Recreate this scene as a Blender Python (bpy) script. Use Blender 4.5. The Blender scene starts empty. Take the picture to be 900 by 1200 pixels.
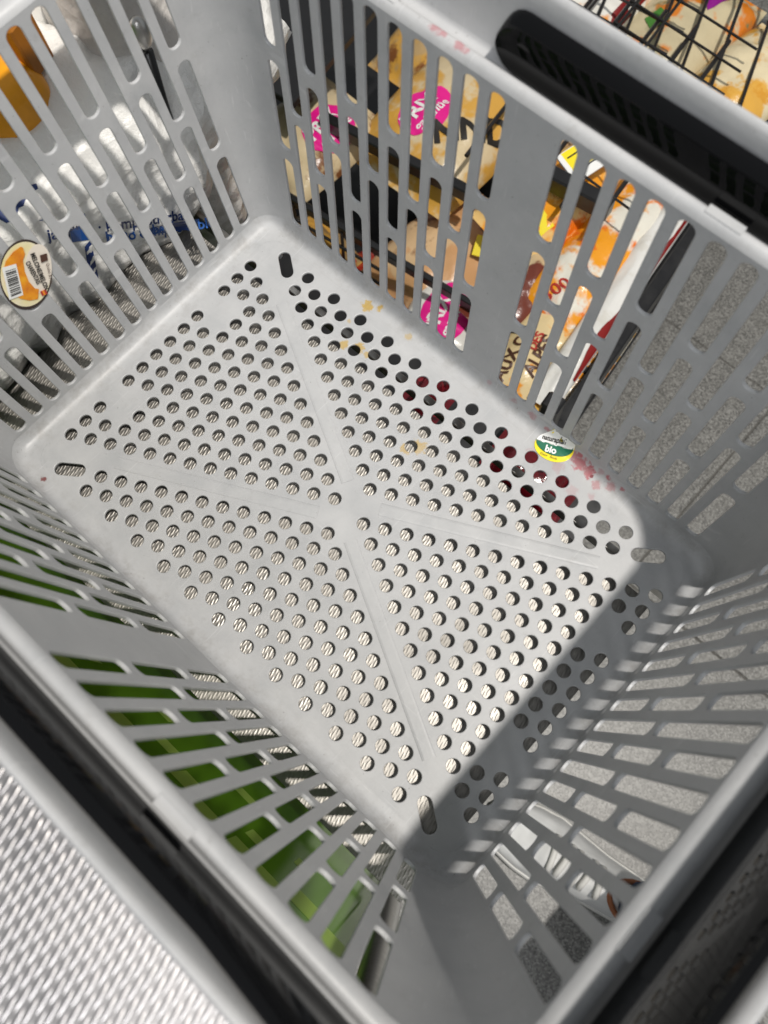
import bpy, bmesh, math, random
from mathutils import Vector, Matrix, noise
random.seed(7)
R = math.radians
S = bpy.context.scene
COL = S.collection

# ------------------------------------------------------------------ camera
cam = bpy.data.cameras.new('camera')
cam_ob = bpy.data.objects.new('camera', cam)
COL.objects.link(cam_ob)
Rcv = ((0.73532506, 0.67579965, -0.0509106), (0.6374972, -0.71522741, -0.28643858), (-0.22998775, 0.17817011, -0.95674503))
right, down, fwd = [Vector(r) for r in Rcv]
cam_ob.matrix_world = Matrix(((right.x, -down.x, -fwd.x, 0.13487574), (right.y, -down.y, -fwd.y, -0.07702909),
                              (right.z, -down.z, -fwd.z, 0.49015171), (0, 0, 0, 1)))
cam.sensor_fit = 'HORIZONTAL'
cam.sensor_width = 36
cam.lens = 951.63 / 900 * 36
cam.clip_start = 0.01
cam.clip_end = 100
cam.dof.use_dof = True
cam.dof.focus_distance = 0.62
cam.dof.aperture_fstop = 15
S.camera = cam_ob

# ------------------------------------------------------------------ light
w = bpy.data.worlds.new('World')
S.world = w
w.use_nodes = True
w.node_tree.nodes['Background'].inputs[0].default_value = (0.92, 0.965, 1.0, 1)
w.node_tree.nodes['Background'].inputs[1].default_value = 0.30

def lamp(name, kind, loc, target, energy, size, color=(1, 1, 1), **kw):
    l = bpy.data.lights.new(name, kind)
    l.energy = energy
    l.color = color
    if kind == 'AREA':
        l.shape = 'RECTANGLE'
        l.size, l.size_y = size
    else:
        l.shadow_soft_size = size
    for k, v in kw.items():
        setattr(l, k, v)
    o = bpy.data.objects.new(name, l)
    o.location = loc
    o.rotation_euler = (Vector(target) - Vector(loc)).to_track_quat('-Z', 'Y').to_euler()
    COL.objects.link(o)
    return o

lamp('ceiling_spot', 'SPOT', (0.93, 0.40, 3.1), (0, 0.05, 0), 455, 0.050, (1, 0.955, 0.89), spot_size=R(64), spot_blend=0.5)
lamp('fill_area', 'AREA', (1.5, -1.8, 3.1), (0.0, 0.0, 0), 60, (1.6, 1.6), (0.97, 0.98, 1.0))  # added soft fill brightening the -x and +y walls, not a known fixture

S.render.engine = 'CYCLES'
S.cycles.use_denoising = True
S.cycles.max_bounces = 10
S.cycles.caustics_reflective = False
S.cycles.caustics_refractive = False
S.view_settings.view_transform = 'Standard'
S.view_settings.look = 'None'
S.view_settings.exposure = 0
S.view_settings.gamma = 1

# ------------------------------------------------------------------ node helpers
class NT:
    def __init__(self, name):
        self.m = bpy.data.materials.new(name)
        self.m.use_nodes = True
        self.t = self.m.node_tree
        self.b = self.t.nodes['Principled BSDF']
    def n(self, kind, ins=None, **props):
        x = self.t.nodes.new(kind)
        for k, v in props.items():
            setattr(x, k, v)
        for k, v in (ins or {}).items():
            s = x.inputs[k]
            if isinstance(v, bpy.types.NodeSocket):
                self.t.links.new(v, s)
            else:
                s.default_value = v
        return x
    def set(self, **kw):
        for k, v in kw.items():
            s = self.b.inputs[k.replace('_', ' ')]
            if isinstance(v, bpy.types.NodeSocket):
                self.t.links.new(v, s)
            else:
                s.default_value = (*v, 1) if s.type == 'RGBA' and len(v) == 3 else v
        return self
    def math(self, op, a, b=0.0, c=0.0, clamp=False):
        x = self.n('ShaderNodeMath', {0: a, 1: b, 2: c}, operation=op, use_clamp=clamp)
        return x.outputs[0]
    def mix(self, f, a, b, blend='MIX'):
        x = self.n('ShaderNodeMix', {0: f}, data_type='RGBA', blend_type=blend)
        for i, v in ((6, a), (7, b)):
            if isinstance(v, bpy.types.NodeSocket):
                self.t.links.new(v, x.inputs[i])
            else:
                x.inputs[i].default_value = (*v, 1)
        return x.outputs[2]
    def pos(self):
        return self.n('ShaderNodeNewGeometry').outputs['Position']
    def obj(self):
        return self.n('ShaderNodeTexCoord').outputs['Object']
    def noise(self, vec, scale, detail=4.0, rough=0.55):
        return self.n('ShaderNodeTexNoise', {'Vector': vec, 'Scale': scale, 'Detail': detail, 'Roughness': rough}).outputs['Fac']
    def ramp(self, f, stops):
        x = self.n('ShaderNodeValToRGB', {0: f})
        e = x.color_ramp.elements
        while len(e) < len(stops):
            e.new(0.5)
        for el, (p, c) in zip(e, stops):
            el.position = p
            el.color = (*c, 1) if len(c) == 3 else c
        return x.outputs[0]
    def sstep(self, f, a, b):
        return self.n('ShaderNodeMapRange', {'Value': f, 'From Min': a, 'From Max': b}, interpolation_type='SMOOTHSTEP').outputs[0]
    def bump(self, h, strength, dist=0.001):
        return self.n('ShaderNodeBump', {'Height': h, 'Strength': strength, 'Distance': dist}).outputs[0]

def plain(name, color, rough=0.5, metallic=0.0, var=0.0, scale=60, spec=0.5, bump=0.0):
    t = NT(name)
    t.set(Base_Color=color, Roughness=rough, Metallic=metallic, Specular_IOR_Level=spec)
    if var or bump:
        f = t.noise(t.obj(), scale, 5)
        if var:
            d = tuple(max(0, c * (1 - var)) for c in color)
            u = tuple(min(1, c * (1 + var)) for c in color)
            t.set(Base_Color=t.ramp(f, [(0.3, d), (0.7, u)]))
        if bump:
            t.set(Normal=t.bump(f, bump, 0.002))
    return t.m

def basket_material():
    t = NT('grey_plastic')
    p = t.pos()
    n1 = t.noise(p, 34, 6, 0.6)
    n2 = t.noise(p, 420, 3, 0.6)
    base = t.ramp(n1, [(0.25, (0.355, 0.362, 0.370)), (0.5, (0.41, 0.413, 0.418)), (0.78, (0.455, 0.457, 0.46))])
    warp = t.noise(p, 210, 7, 0.75)
    def blob(c, r, gain=1.0, soft=0.5):
        d = t.n('ShaderNodeVectorMath', {0: p, 1: c}, operation='DISTANCE').outputs['Value']
        d2 = t.math('ADD', d, t.math('MULTIPLY', t.math('SUBTRACT', warp, 0.5), r * 3.2))
        return t.math('MULTIPLY', t.sstep(d2, r, r * soft), gain)
    def many(lst):
        acc = None
        for c, r, g in lst:
            b = blob(c, r, g)
            acc = b if acc is None else t.math('MAXIMUM', acc, b)
        return acc
    yellow = many([((-0.091, 0.1145, 0), .0048, .95), ((-0.083, 0.119, 0), .0032, .95), ((-0.0735, 0.0875, 0), .0052, .8),
                   ((-0.083, 0.0825, 0), .004, .8), ((-0.066, 0.088, 0), .003, .7), ((0.004, 0.061, 0), .0062, .75),
                   ((-0.001, 0.055, 0), .0045, .7), ((-0.054, 0.1155, 0.0005), .003, .6), ((-0.092, 0.098, 0), .002, .5), ((0.1905, -0.06, 0.06), .004, .35)])
    line = [((0.058 + .0055 * k, 0.1245 + .0006 * math.sin(k * 2.1), 0.004), .0026 + .0010 * math.sin(k * 1.7), .55 + .25 * math.sin(k * 2.9)) for k in range(12)]
    pink = many(line + [((0.089, 0.1205, .002), .0062, .75), ((0.0965, 0.1195, .002), .0048, .8), ((0.082, 0.121, .003), .0045, .6), ((0.104, 0.116, .001), .0040, .5),
                 ((0.046, 0.1245, .006), .0040, .4), ((0.030, 0.125, .006), .0030, .35), ((0.112, 0.120, .003), .0042, .45), ((0.010, 0.1245, .006), .0026, .25),
                 ((0.079, 0.110, 0), .0050, .22), ((0.096, 0.103, 0), .0045, .20), ((0.06, 0.106, 0), .0040, .16), ((0.088, 0.094, 0), .003, .2), ((0.107, 0.108, 0), .003, .25),
                 ((-0.058, 0.1441, .2205), .0030, .5), ((-0.053, 0.1445, .2205), .0022, .55), ((-0.044, 0.1440, .2205), .0034, .6), ((-0.040, .1436, .220), .0020, .5),
                 ((-0.049, .1400, .20), .004, .22), ((-0.0465, .1380, .17), .003, .25), ((-0.0475, .1350, .14), .003, .20)])
    dark = many([((-0.164, -0.117, 0.001), .0022, .95), ((0.099, 0.1185, .0015), .0018, .8), ((0.068, .1235, .004), .0026, .7)])
    red = t.mix(pink, base, (0.36, 0.035, 0.055))
    c = t.mix(yellow, red, (0.44, 0.29, 0.06))
    c = t.mix(dark, c, (0.16, 0.015, 0.02))
    grime = t.math('MULTIPLY', t.sstep(t.noise(p, 95, 7, 0.75), 0.55, 0.78), 0.34)
    c = t.mix(grime, c, (0.20, 0.19, 0.175))
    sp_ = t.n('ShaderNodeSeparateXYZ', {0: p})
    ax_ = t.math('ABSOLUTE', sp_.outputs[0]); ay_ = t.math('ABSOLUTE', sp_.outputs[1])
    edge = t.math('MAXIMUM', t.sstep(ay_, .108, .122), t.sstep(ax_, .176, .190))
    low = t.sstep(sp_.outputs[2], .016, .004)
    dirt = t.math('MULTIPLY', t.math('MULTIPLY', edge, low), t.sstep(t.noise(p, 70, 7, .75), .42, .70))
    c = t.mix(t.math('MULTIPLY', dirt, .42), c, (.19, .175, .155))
    cloud = t.sstep(t.noise(p, 24, 7, .7), .50, .72)
    c = t.mix(t.math('MULTIPLY', cloud, .35), c, (.53, .53, .53))
    # fine scratches
    sv = t.n('ShaderNodeMapping', {'Vector': p, 'Scale': (900, 26, 60), 'Rotation': (0, 0, 0.6)}).outputs[0]
    scr = t.sstep(t.noise(sv, 1.0, 2, 0.5), 0.66, 0.74)
    sv2 = t.n('ShaderNodeMapping', {'Vector': p, 'Scale': (24, 800, 60), 'Rotation': (0, 0, -0.35)}).outputs[0]
    scr2 = t.sstep(t.noise(sv2, 1.0, 2, 0.5), 0.68, 0.76)
    sc_ = t.math('MULTIPLY', t.math('MAXIMUM', scr, scr2), 0.30)
    c = t.mix(sc_, c, (0.60, 0.60, 0.60))
    speck = t.math('MULTIPLY', t.sstep(t.noise(p, 700, 1, 0.5), 0.76, 0.80), 0.6)
    c = t.mix(speck, c, (0.12, 0.11, 0.10))
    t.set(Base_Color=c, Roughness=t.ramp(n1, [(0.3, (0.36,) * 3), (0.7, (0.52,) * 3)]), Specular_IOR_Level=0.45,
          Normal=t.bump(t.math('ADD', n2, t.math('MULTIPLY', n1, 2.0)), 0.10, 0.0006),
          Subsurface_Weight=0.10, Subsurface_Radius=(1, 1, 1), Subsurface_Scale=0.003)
    return t.m

def leaf_metal(name, base=(0.60, 0.585, 0.57), rough=0.27, strength=0.9, lx_=0.0074, ly_=0.00175, wv=1.0):
    """stainless sheet rolled with staggered leaf shaped dimples"""
    t = NT(name)
    p = t.pos()
    mp = t.n('ShaderNodeMapping', {'Vector': p, 'Rotation': (0, 0, R(-104)), 'Scale': (1, 1, 1)}).outputs[0]
    wob = t.noise(p, 130, 2)
    s = t.n('ShaderNodeSeparateXYZ', {0: mp})
    x = t.math('MULTIPLY', s.outputs[0], 1 / lx_)
    y = t.math('ADD', t.math('MULTIPLY', s.outputs[1], 1 / ly_), t.math('MULTIPLY', wob, wv))
    row = t.math('FLOOR', y)
    xo = t.math('ADD', x, t.math('MULTIPLY', row, 0.42))
    lx = t.math('SUBTRACT', t.math('FRACT', xo), 0.5)
    ly = t.math('SUBTRACT', t.math('FRACT', y), 0.5)
    d = t.math('ADD', t.math('POWER', t.math('ABSOLUTE', t.math('DIVIDE', lx, 0.46)), 1.6), t.math('POWER', t.math('ABSOLUTE', t.math('DIVIDE', ly, 0.42)), 2.0))
    h = t.sstep(d, 1.05, 0.0)
    fine = t.noise(p, 900, 2)
    hh = t.math('ADD', h, t.math('MULTIPLY', fine, 0.12))
    smudge = t.noise(p, 14, 5, 0.6)
    t.set(Base_Color=base, Metallic=1.0, Roughness=t.ramp(smudge, [(0.3, (rough * .8,) * 3), (0.7, (rough * 1.35,) * 3)]), Normal=t.bump(hh, strength, 0.00045))
    return t.m

def granite():
    t = NT('speckled_granite')
    p = t.pos()
    v = t.n('ShaderNodeTexVoronoi', {'Vector': p, 'Scale': 390.0, 'Randomness': 1.0}).outputs['Color']
    sp_ = t.n('ShaderNodeSeparateColor', {0: v})
    k = t.math('ADD', t.math('MULTIPLY', sp_.outputs[0], 0.5), t.math('MULTIPLY', t.noise(p, 300, 3, .7), 0.5))
    c = t.ramp(k, [(0.16, (0.055, 0.054, 0.050)), (0.36, (0.120, 0.117, 0.108)), (0.60, (0.190, 0.186, 0.173)), (0.86, (0.30, 0.293, 0.277))])
    c = t.mix(t.math('MULTIPLY', t.sstep(sp_.outputs[1], .90, .93), .7), c, (.05, .048, .045))
    big = t.noise(p, 6, 3)
    c = t.mix(t.math('MULTIPLY', t.sstep(big, .45, .75), 0.22), c, (0.18, 0.175, 0.155))
    t.set(Base_Color=c, Roughness=0.4, Normal=t.bump(k, 0.06, 0.0005))
    return t.m

def bag_material(name, base, blob, blob2=None, scale=22, lo=0.5, gloss=0.25, lattice=False, seedv=0.0, stripe=None):
    t = NT(name)
    o = t.n('ShaderNodeMapping', {'Vector': t.obj(), 'Location': (seedv, seedv * 1.7, 0)}).outputs[0]
    f = t.noise(o, scale, 4, 0.6)
    c = t.mix(t.sstep(f, lo, lo + 0.09), base, blob)
    if blob2:
        g = t.noise(o, scale * 1.9, 5, 0.6)
        c = t.mix(t.math('MULTIPLY', t.sstep(g, 0.52, 0.64), t.sstep(f, lo - .05, lo + .06)), c, blob2)
    if lattice:
        s = t.n('ShaderNodeSeparateXYZ', {0: o})
        a = t.math('ABSOLUTE', t.math('SINE', t.math('MULTIPLY', t.math('ADD', s.outputs[0], s.outputs[1]), 210)))
        b = t.math('ABSOLUTE', t.math('SINE', t.math('MULTIPLY', t.math('SUBTRACT', s.outputs[0], s.outputs[1]), 210)))
        l = t.sstep(t.math('MINIMUM', a, b), 0.35, 0.15)
        c = t.mix(t.math('MULTIPLY', l, 0.8), c, (0.85, 0.83, 0.78))
    if stripe:
        s = t.n('ShaderNodeSeparateXYZ', {0: t.obj()})
        c = t.mix(t.sstep(t.math('ADD', s.outputs[1], t.math('MULTIPLY', t.noise(t.obj(), 14), .03)), stripe[0], stripe[0] + .002), c, stripe[1])
    t.set(Base_Color=c, Roughness=gloss, Normal=t.bump(t.noise(t.obj(), 45, 5, 0.6), 0.25, 0.006), Specular_IOR_Level=0.55)
    return t.m

def film_material(name, base, rough=0.28, wr=0.8):
    t = NT(name)
    p = t.obj()
    w1 = t.n('ShaderNodeTexVoronoi', {'Vector': t.n('ShaderNodeMapping', {'Vector': p, 'Scale': (1, .6, 1.4)}).outputs[0], 'Scale': 60.0}, feature='F1').outputs['Distance']
    w2 = t.noise(p, 38, 6, 0.65)
    t.set(Base_Color=base, Roughness=rough, Normal=t.bump(t.math('ADD', w1, t.math('MULTIPLY', w2, 1.4)), wr, 0.008),
          Subsurface_Weight=0.25, Subsurface_Scale=0.012, Subsurface_Radius=(1, 1, 1))
    return t.m

def concrete_like(name, c, rough):
    return plain(name, c, rough, var=0.18, scale=30, bump=0.1)

M = {}
M['plastic'] = basket_material()
def black_plastic(name, c, rough, dusty=.4, wob=0.0, spec=.5):
    t = NT(name)
    p = t.pos()
    f = t.noise(p, 60, 6, 0.65)
    dust = t.math('MULTIPLY', t.sstep(t.noise(p, 1400, 2), 0.70, 0.78), 0.35)
    t.set(Base_Color=t.mix(t.math('MULTIPLY', dust, dusty), c, (0.12, 0.12, 0.12)), Roughness=t.ramp(f, [(0.3, (rough * .7,) * 3), (0.75, (rough * 1.5,) * 3)]), Specular_IOR_Level=spec)
    if wob:
        t.set(Normal=t.bump(t.noise(p, 90, 3), wob, 0.002))
    return t.m
M['handle'] = black_plastic('glossy_black_plastic', (0.003, 0.0031, 0.0036), 0.022, 0.0, 0.012, .26)
M['shelf'] = leaf_metal('leaf_pattern_steel', (0.40, 0.38, 0.35), 0.50, 0.36)
M['counter'] = leaf_metal('leaf_pattern_counter_steel', (0.50, 0.48, 0.475), 0.36, 0.50, 0.0096, 0.0019, 0.4)
M['steel'] = plain('brushed_steel', (0.56, 0.55, 0.53), 0.33, 1.0, var=0.1, scale=200)
def green():
    t = NT('glossy_green_panel')
    t.set(Base_Color=(0.25, 0.56, 0.035), Roughness=0.12, Specular_IOR_Level=0.15)
    return t.m
M['green'] = green()
M['granite'] = granite()
M['grout'] = plain('dark_grout', (0.11, 0.105, 0.095), 0.9, var=.2)
M['black'] = black_plastic('black_painted_metal', (0.011, 0.011, 0.012), 0.34)
M['wire'] = black_plastic('black_coated_wire', (0.012, 0.011, 0.011), 0.28)
M['ink'] = plain('black_ink', (0.018, 0.015, 0.012), 0.4)
M['ink_brown'] = plain('brown_ink', (0.07, 0.025, 0.012), 0.4)
M['ink_red'] = plain('red_ink', (0.42, 0.03, 0.02), 0.4)
M['ink_white'] = plain('white_ink', (0.82, 0.82, 0.8), 0.4)
M['ink_blue'] = plain('blue_ink', (0.010, 0.075, 0.29), 0.35)
M['ink_navy'] = plain('navy_ink', (0.010, 0.03, 0.13), 0.35)
M['magenta'] = plain('magenta_print', (0.74, 0.012, 0.25), 0.35)
M['yellow'] = plain('yellow_print', (0.86, 0.70, 0.015), 0.4)
M['white_card'] = plain('white_card', (0.8, 0.8, 0.78), 0.5)

# ------------------------------------------------------------------ object helpers
def thing(name, label, cat, loc=(0, 0, 0), group=None):
    o = bpy.data.objects.new(name, None)
    o.empty_display_size = 0.02
    COL.objects.link(o)
    o.location = loc
    o['label'] = label
    o['category'] = cat
    if group:
        o['group'] = group
    return o

def org(parent):
    v = Vector((0, 0, 0))
    while parent is not None:
        v += Vector(parent.location)
        parent = parent.parent
    return v

def link(name, me, m, parent=None, label=None):
    o = bpy.data.objects.new(name, me)
    if m is not None:
        me.materials.clear()
        me.materials.append(m)
    COL.objects.link(o)
    if parent is not None:
        o.parent = parent
    if label:
        o['label'] = label
    return o

def raw(name, verts, faces, m, parent=None, smooth=False, label=None, local=False, angle=None):
    off = Vector((0, 0, 0)) if local else org(parent)
    me = bpy.data.meshes.new(name)
    me.from_pydata([Vector(v) - off for v in verts], [], faces)
    bm = bmesh.new()
    bm.from_mesh(me)
    bmesh.ops.recalc_face_normals(bm, faces=bm.faces)
    bm.to_mesh(me)
    bm.free()
    me.update()
    if smooth:
        me.shade_smooth()
        if angle:
            me.set_sharp_from_angle(angle=R(angle))
    return link(name, me, m, parent, label)

class MB:
    def __init__(self):
        self.v, self.f = [], []
    def add(self, v, f):
        k = len(self.v)
        self.v += [Vector(x) for x in v]
        self.f += [tuple(i + k for i in q) for q in f]
        return self
    def box(self, c, s, rz=0, tilt=None):
        m = Matrix.Rotation(rz, 3, 'Z')
        if tilt:
            m = m @ Matrix.Rotation(tilt[0], 3, tilt[1])
        b = min(s) * 0.12
        vs = []
        # chamfered box: 24 verts
        h = [x / 2 for x in s]
        idx = {}
        for sx in (-1, 1):
            for sy in (-1, 1):
                for sz in (-1, 1):
                    for ax in range(3):
                        q = [sx * h[0], sy * h[1], sz * h[2]]
                        for k in range(3):
                            if k != ax:
                                q[k] -= (sx, sy, sz)[k] * b
                        idx[(sx, sy, sz, ax)] = len(vs)
                        vs.append(m @ Vector(q) + Vector(c))
        fs = []
        for ax in range(3):
            o1, o2 = [k for k in range(3) if k != ax]
            for sg in (-1, 1):
                q = []
                for a, b2 in ((-1, -1), (1, -1), (1, 1), (-1, 1)):
                    k = [0, 0, 0]
                    k[ax] = sg; k[o1] = a; k[o2] = b2
                    q.append(idx[(*k, ax)])
                fs.append(q)
        for ax in range(3):
            o1, o2 = [k for k in range(3) if k != ax]
            for a in (-1, 1):
                for b2 in (-1, 1):
                    q = []
                    for sg, oo in ((-1, o1), (1, o1), (1, o2), (-1, o2)):
                        k = [0, 0, 0]
                        k[ax] = sg; k[o1] = a; k[o2] = b2
                        q.append(idx[(*k, oo)])
                    fs.append(q)
        for sx in (-1, 1):
            for sy in (-1, 1):
                for sz in (-1, 1):
                    fs.append([idx[(sx, sy, sz, ax)] for ax in range(3)])
        return self.add(vs, fs)
    def tube(self, pts, r, n=8, caps=True):
        pts = [Vector(p) for p in pts]
        rs = r if isinstance(r, (list, tuple)) else [r] * len(pts)
        vs, fs = [], []
        up = Vector((0.13, 0.21, 0.97)).normalized()
        for i, p in enumerate(pts):
            d = (pts[min(i + 1, len(pts) - 1)] - pts[max(i - 1, 0)]).normalized()
            u = d.cross(up)
            if u.length < 1e-3:
                u = d.cross(Vector((1, 0, 0)))
            u.normalize()
            v = u.cross(d)
            for k in range(n):
                a = 2 * math.pi * k / n
                vs.append(p + (u * math.cos(a) + v * math.sin(a)) * rs[i])
        for i in range(len(pts) - 1):
            for k in range(n):
                fs.append((i * n + k, i * n + (k + 1) % n, (i + 1) * n + (k + 1) % n, (i + 1) * n + k))
        if caps:
            fs.append(tuple(range(n)))
            fs.append(tuple((len(pts) - 1) * n + k for k in range(n)))
        return self.add(vs, fs)
    def build(self, name, m, parent=None, smooth=False, label=None, angle=None):
        return raw(name, self.v, self.f, m, parent, smooth, label, angle=angle)

def text_mesh(body, size, bold=0.0, extrude=0.0, align='LEFT', spacing=1.0):
    cu = bpy.data.curves.new('lettering', 'FONT')
    cu.body = body
    cu.size = size
    cu.align_x = align
    cu.offset = bold
    cu.space_character = spacing
    cu.resolution_u = 3
    ob = bpy.data.objects.new('lettering', cu)
    COL.objects.link(ob)
    dg = bpy.context.evaluated_depsgraph_get()
    me = bpy.data.meshes.new_from_object(ob.evaluated_get(dg))
    v = [x.co.copy() for x in me.vertices]
    f = [tuple(p.vertices) for p in me.polygons]
    bpy.data.objects.remove(ob)
    bpy.data.curves.remove(cu)
    bpy.data.meshes.remove(me)
    return v, f

def subdiv(v, f, n=1):
    bm = bmesh.new()
    bv = [bm.verts.new(x) for x in v]
    for q in f:
        try:
            bm.faces.new([bv[i] for i in q])
        except ValueError:
            pass
    bmesh.ops.triangulate(bm, faces=bm.faces)
    if n:
        bmesh.ops.subdivide_edges(bm, edges=bm.edges, cuts=n, use_grid_fill=True)
    bm.verts.index_update()
    r = [x.co.copy() for x in bm.verts], [tuple(y.index for y in q.verts) for q in bm.faces]
    bm.free()
    return r

# ------------------------------------------------------------------ the setting: granite floor
FZ = -0.85
TP_ = 0.433
floor_ob = MB()
floor_ob.v = [Vector(p) for p in ((-14, -14, FZ - .004), (14, -14, FZ - .004), (14, 14, FZ - .004), (-14, 14, FZ - .004))]
floor_ob.f = [(0, 1, 2, 3)]
fl = floor_ob.build('floor', M['granite'])
gx0, gx1, gy0, gy1 = .19 - 4 * TP_, .19 + 4 * TP_, .352 - 3 * TP_, .352 + 5 * TP_
raw('grout_bed', [(gx0, gy0, FZ - .0025), (gx1, gy0, FZ - .0025), (gx1, gy1, FZ - .0025), (gx0, gy1, FZ - .0025)], [(0, 1, 2, 3)], M['grout'], fl)
fl['kind'] = 'structure'
TP = 0.433
tile0 = MB().box((0, 0, -0.002), (TP - .0026, TP - .0026, 0.012)).build('tile', M['granite'], fl)
first = True
for i in range(-4, 4):
    for j in range(-3, 5):
        o = tile0 if first else tile0.copy()
        if not first:
            COL.objects.link(o)
            o.parent = fl
        first = False
        o.location = (0.19 + (i + .5) * TP, 0.352 + (j + .5) * TP, FZ - .004)

# ------------------------------------------------------------------ counter on the near left
ct = thing('packing_counter', 'counter with leaf patterned steel top and glossy green front beside the basket', 'counter', (0.0, -0.5, FZ))
MB().box((-.57, -.5905, .235), (1.66, .85, .008)).build('counter_top', M['counter'], ct)
MB().box((-.60, -.216, -.31), (1.58, .012, 1.078)).build('front_panel', M['green'], ct)
MB().box((-.60, -.60, -.31), (1.57, .74, 1.07)).build('cabinet', M['black'], ct)
MB().tube([(.198, -.199, FZ), (.198, -.199, .212)], .010, 16).build('post', M['steel'], ct, True, 'satin steel post at the end of the green front', 40)

lime = plain('pale_green', (.62, .92, .17), .4, spec=.15)  # paler green for flat quads set just proud of the panel
cx_, cy_, cz_ = ct.location
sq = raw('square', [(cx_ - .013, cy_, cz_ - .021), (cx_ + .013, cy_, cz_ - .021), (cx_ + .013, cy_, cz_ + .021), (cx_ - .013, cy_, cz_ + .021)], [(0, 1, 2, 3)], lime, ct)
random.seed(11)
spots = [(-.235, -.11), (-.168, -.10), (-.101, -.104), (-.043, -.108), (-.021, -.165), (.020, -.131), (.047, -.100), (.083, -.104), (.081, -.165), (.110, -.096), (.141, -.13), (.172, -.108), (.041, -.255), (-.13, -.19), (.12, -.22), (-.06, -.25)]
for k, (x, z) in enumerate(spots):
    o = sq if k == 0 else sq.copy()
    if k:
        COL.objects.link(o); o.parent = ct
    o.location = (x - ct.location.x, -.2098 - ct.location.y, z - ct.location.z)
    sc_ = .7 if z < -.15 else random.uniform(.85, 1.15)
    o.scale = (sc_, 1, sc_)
# ------------------------------------------------------------------ basket shelf
sh = thing('steel_shelf', 'narrow leaf patterned steel shelf under the grey basket', 'shelf', (-.4, -.03, -.0085))
SZ = -.0085
MB().box((-.562, -.0325, SZ - .001), (1.477, .228, .002)).build('shelf_plate', M['shelf'], sh)
MB().box((-.562, .0810, SZ - .014), (1.477, .0018, .023)).build('edge', M['steel'], sh, label='turned down steel edge along the bread side')
MB().box((.1757, -.0325, SZ - .014), (.0018, .228, .023)).build('edge', M['steel'], sh)
MB().box((-.562, -.1458, SZ - .014), (1.477, .0018, .023)).build('edge', M['steel'], sh)
MB().box((-.562, .0955, SZ - .012), (1.49, .005, .012)).build('rail', M['steel'], sh)
MB().box((-.60, -.03, SZ - .05), (1.30, .05, .05)).build('black_beam', M['black'], sh)
MB().box((-.50, -.06, -.40), (1.36, .27, .02)).build('dark_blocker', M['black'], sh)  # added plate, keeps the lit floor out of the green panel's reflections
MB().box((-.14, .150, SZ - .20), (.50, .100, .006)).build('shade_tray', M['black'], sh)  # added black sheet, darkens the view down through the outer base holes
MB().box((-.10, .105, SZ - .16), (.52, .012, .10)).build('black_beam', M['black'], sh)  # black strip standing in for the shaded gap beside the shelf
MB().box((.10, -.03, -.48), (.05, .05, .74)).build('leg', M['black'], sh)
MB().box((-1.1, -.03, -.48), (.05, .05, .74)).build('leg', M['black'], sh)

# ------------------------------------------------------------------ the basket
A0, KA, B0, KB = 0.1933, 0.0717, 0.1238, 0.0760
FX, FY = 0.1716, 0.1092
ZB, ZT = 0.0085, 0.2165
TH = 0.0021
bk = thing('shopping_basket', 'grey perforated plastic shopping basket with black bail handle folded down', 'basket', (0, 0, 0))

def ring(a, b, z, n=9, fx=FX, fy=FY):
    """closed ring, counter clockwise from the +x side; elliptical corners"""
    pts = []
    for sx, sy, a0 in ((1, 1, 0), (-1, 1, 90), (-1, -1, 180), (1, -1, 270)):
        for k in range(n):
            t = R(a0 + 90 * k / (n - 1))
            pts.append((sx * fx + (a - fx) * math.cos(t), sy * fy + (b - fy) * math.sin(t), z))
    return pts

def loft(rings, name, m, parent, closed_profile=True, smooth=True, angle=None):
    n = len(rings[0])
    v = [p for r in rings for p in r]
    f = []
    K = len(rings)
    for i in range(K if closed_profile else K - 1):
        j = (i + 1) % K
        for k in range(n):
            f.append((i * n + k, i * n + (k + 1) % n, j * n + (k + 1) % n, j * n + k))
    return raw(name, v, f, m, parent, smooth, angle=angle)

def slot(cx, cy, hl, hw, ang=0.0, r=None, n=5):
    """stadium / rounded slot outline, long axis at ang from x"""
    r = hw if r is None else r
    pts = []
    for sx, sy, a0 in ((1, 1, 0), (-1, 1, 90), (-1, -1, 180), (1, -1, 270)):
        for k in range(n):
            t = R(a0 + 90 * k / (n - 1))
            pts.append((sx * (hl - r) + r * math.cos(t), sy * (hw - r) + r * math.sin(t)))
    out = []
    for p in pts:
        if not out or (abs(p[0] - out[-1][0]) + abs(p[1] - out[-1][1])) > 1e-6:
            out.append(p)
    if abs(out[0][0] - out[-1][0]) + abs(out[0][1] - out[-1][1]) < 1e-6:
        out.pop()
    c, s = math.cos(ang), math.sin(ang)
    return [(cx + c * x - s * y, cy + s * x + c * y) for x, y in out]

def plate(outline, holes, th, bev):
    """flat plate with holes, bevelled hole rims; z from 0 down to -th"""
    cu = bpy.data.curves.new('plate', 'CURVE')
    cu.dimensions = '2D'
    cu.fill_mode = 'BOTH'
    cu.extrude = th / 2 - bev
    cu.bevel_depth = bev
    cu.bevel_resolution = 1
    cu.offset = -bev
    for loop in [outline] + holes:
        sp = cu.splines.new('POLY')
        sp.points.add(len(loop) - 1)
        for q, (x, y) in zip(sp.points, loop):
            q.co = (x, y, 0, 1)
        sp.use_cyclic_u = True
    ob = bpy.data.objects.new('plate', cu)
    COL.objects.link(ob)
    dg = bpy.context.evaluated_depsgraph_get()
    me = bpy.data.meshes.new_from_object(ob.evaluated_get(dg))
    bpy.data.objects.remove(ob)
    bpy.data.curves.remove(cu)
    for v in me.vertices:
        v.co.z -= th / 2
    return me

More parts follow.
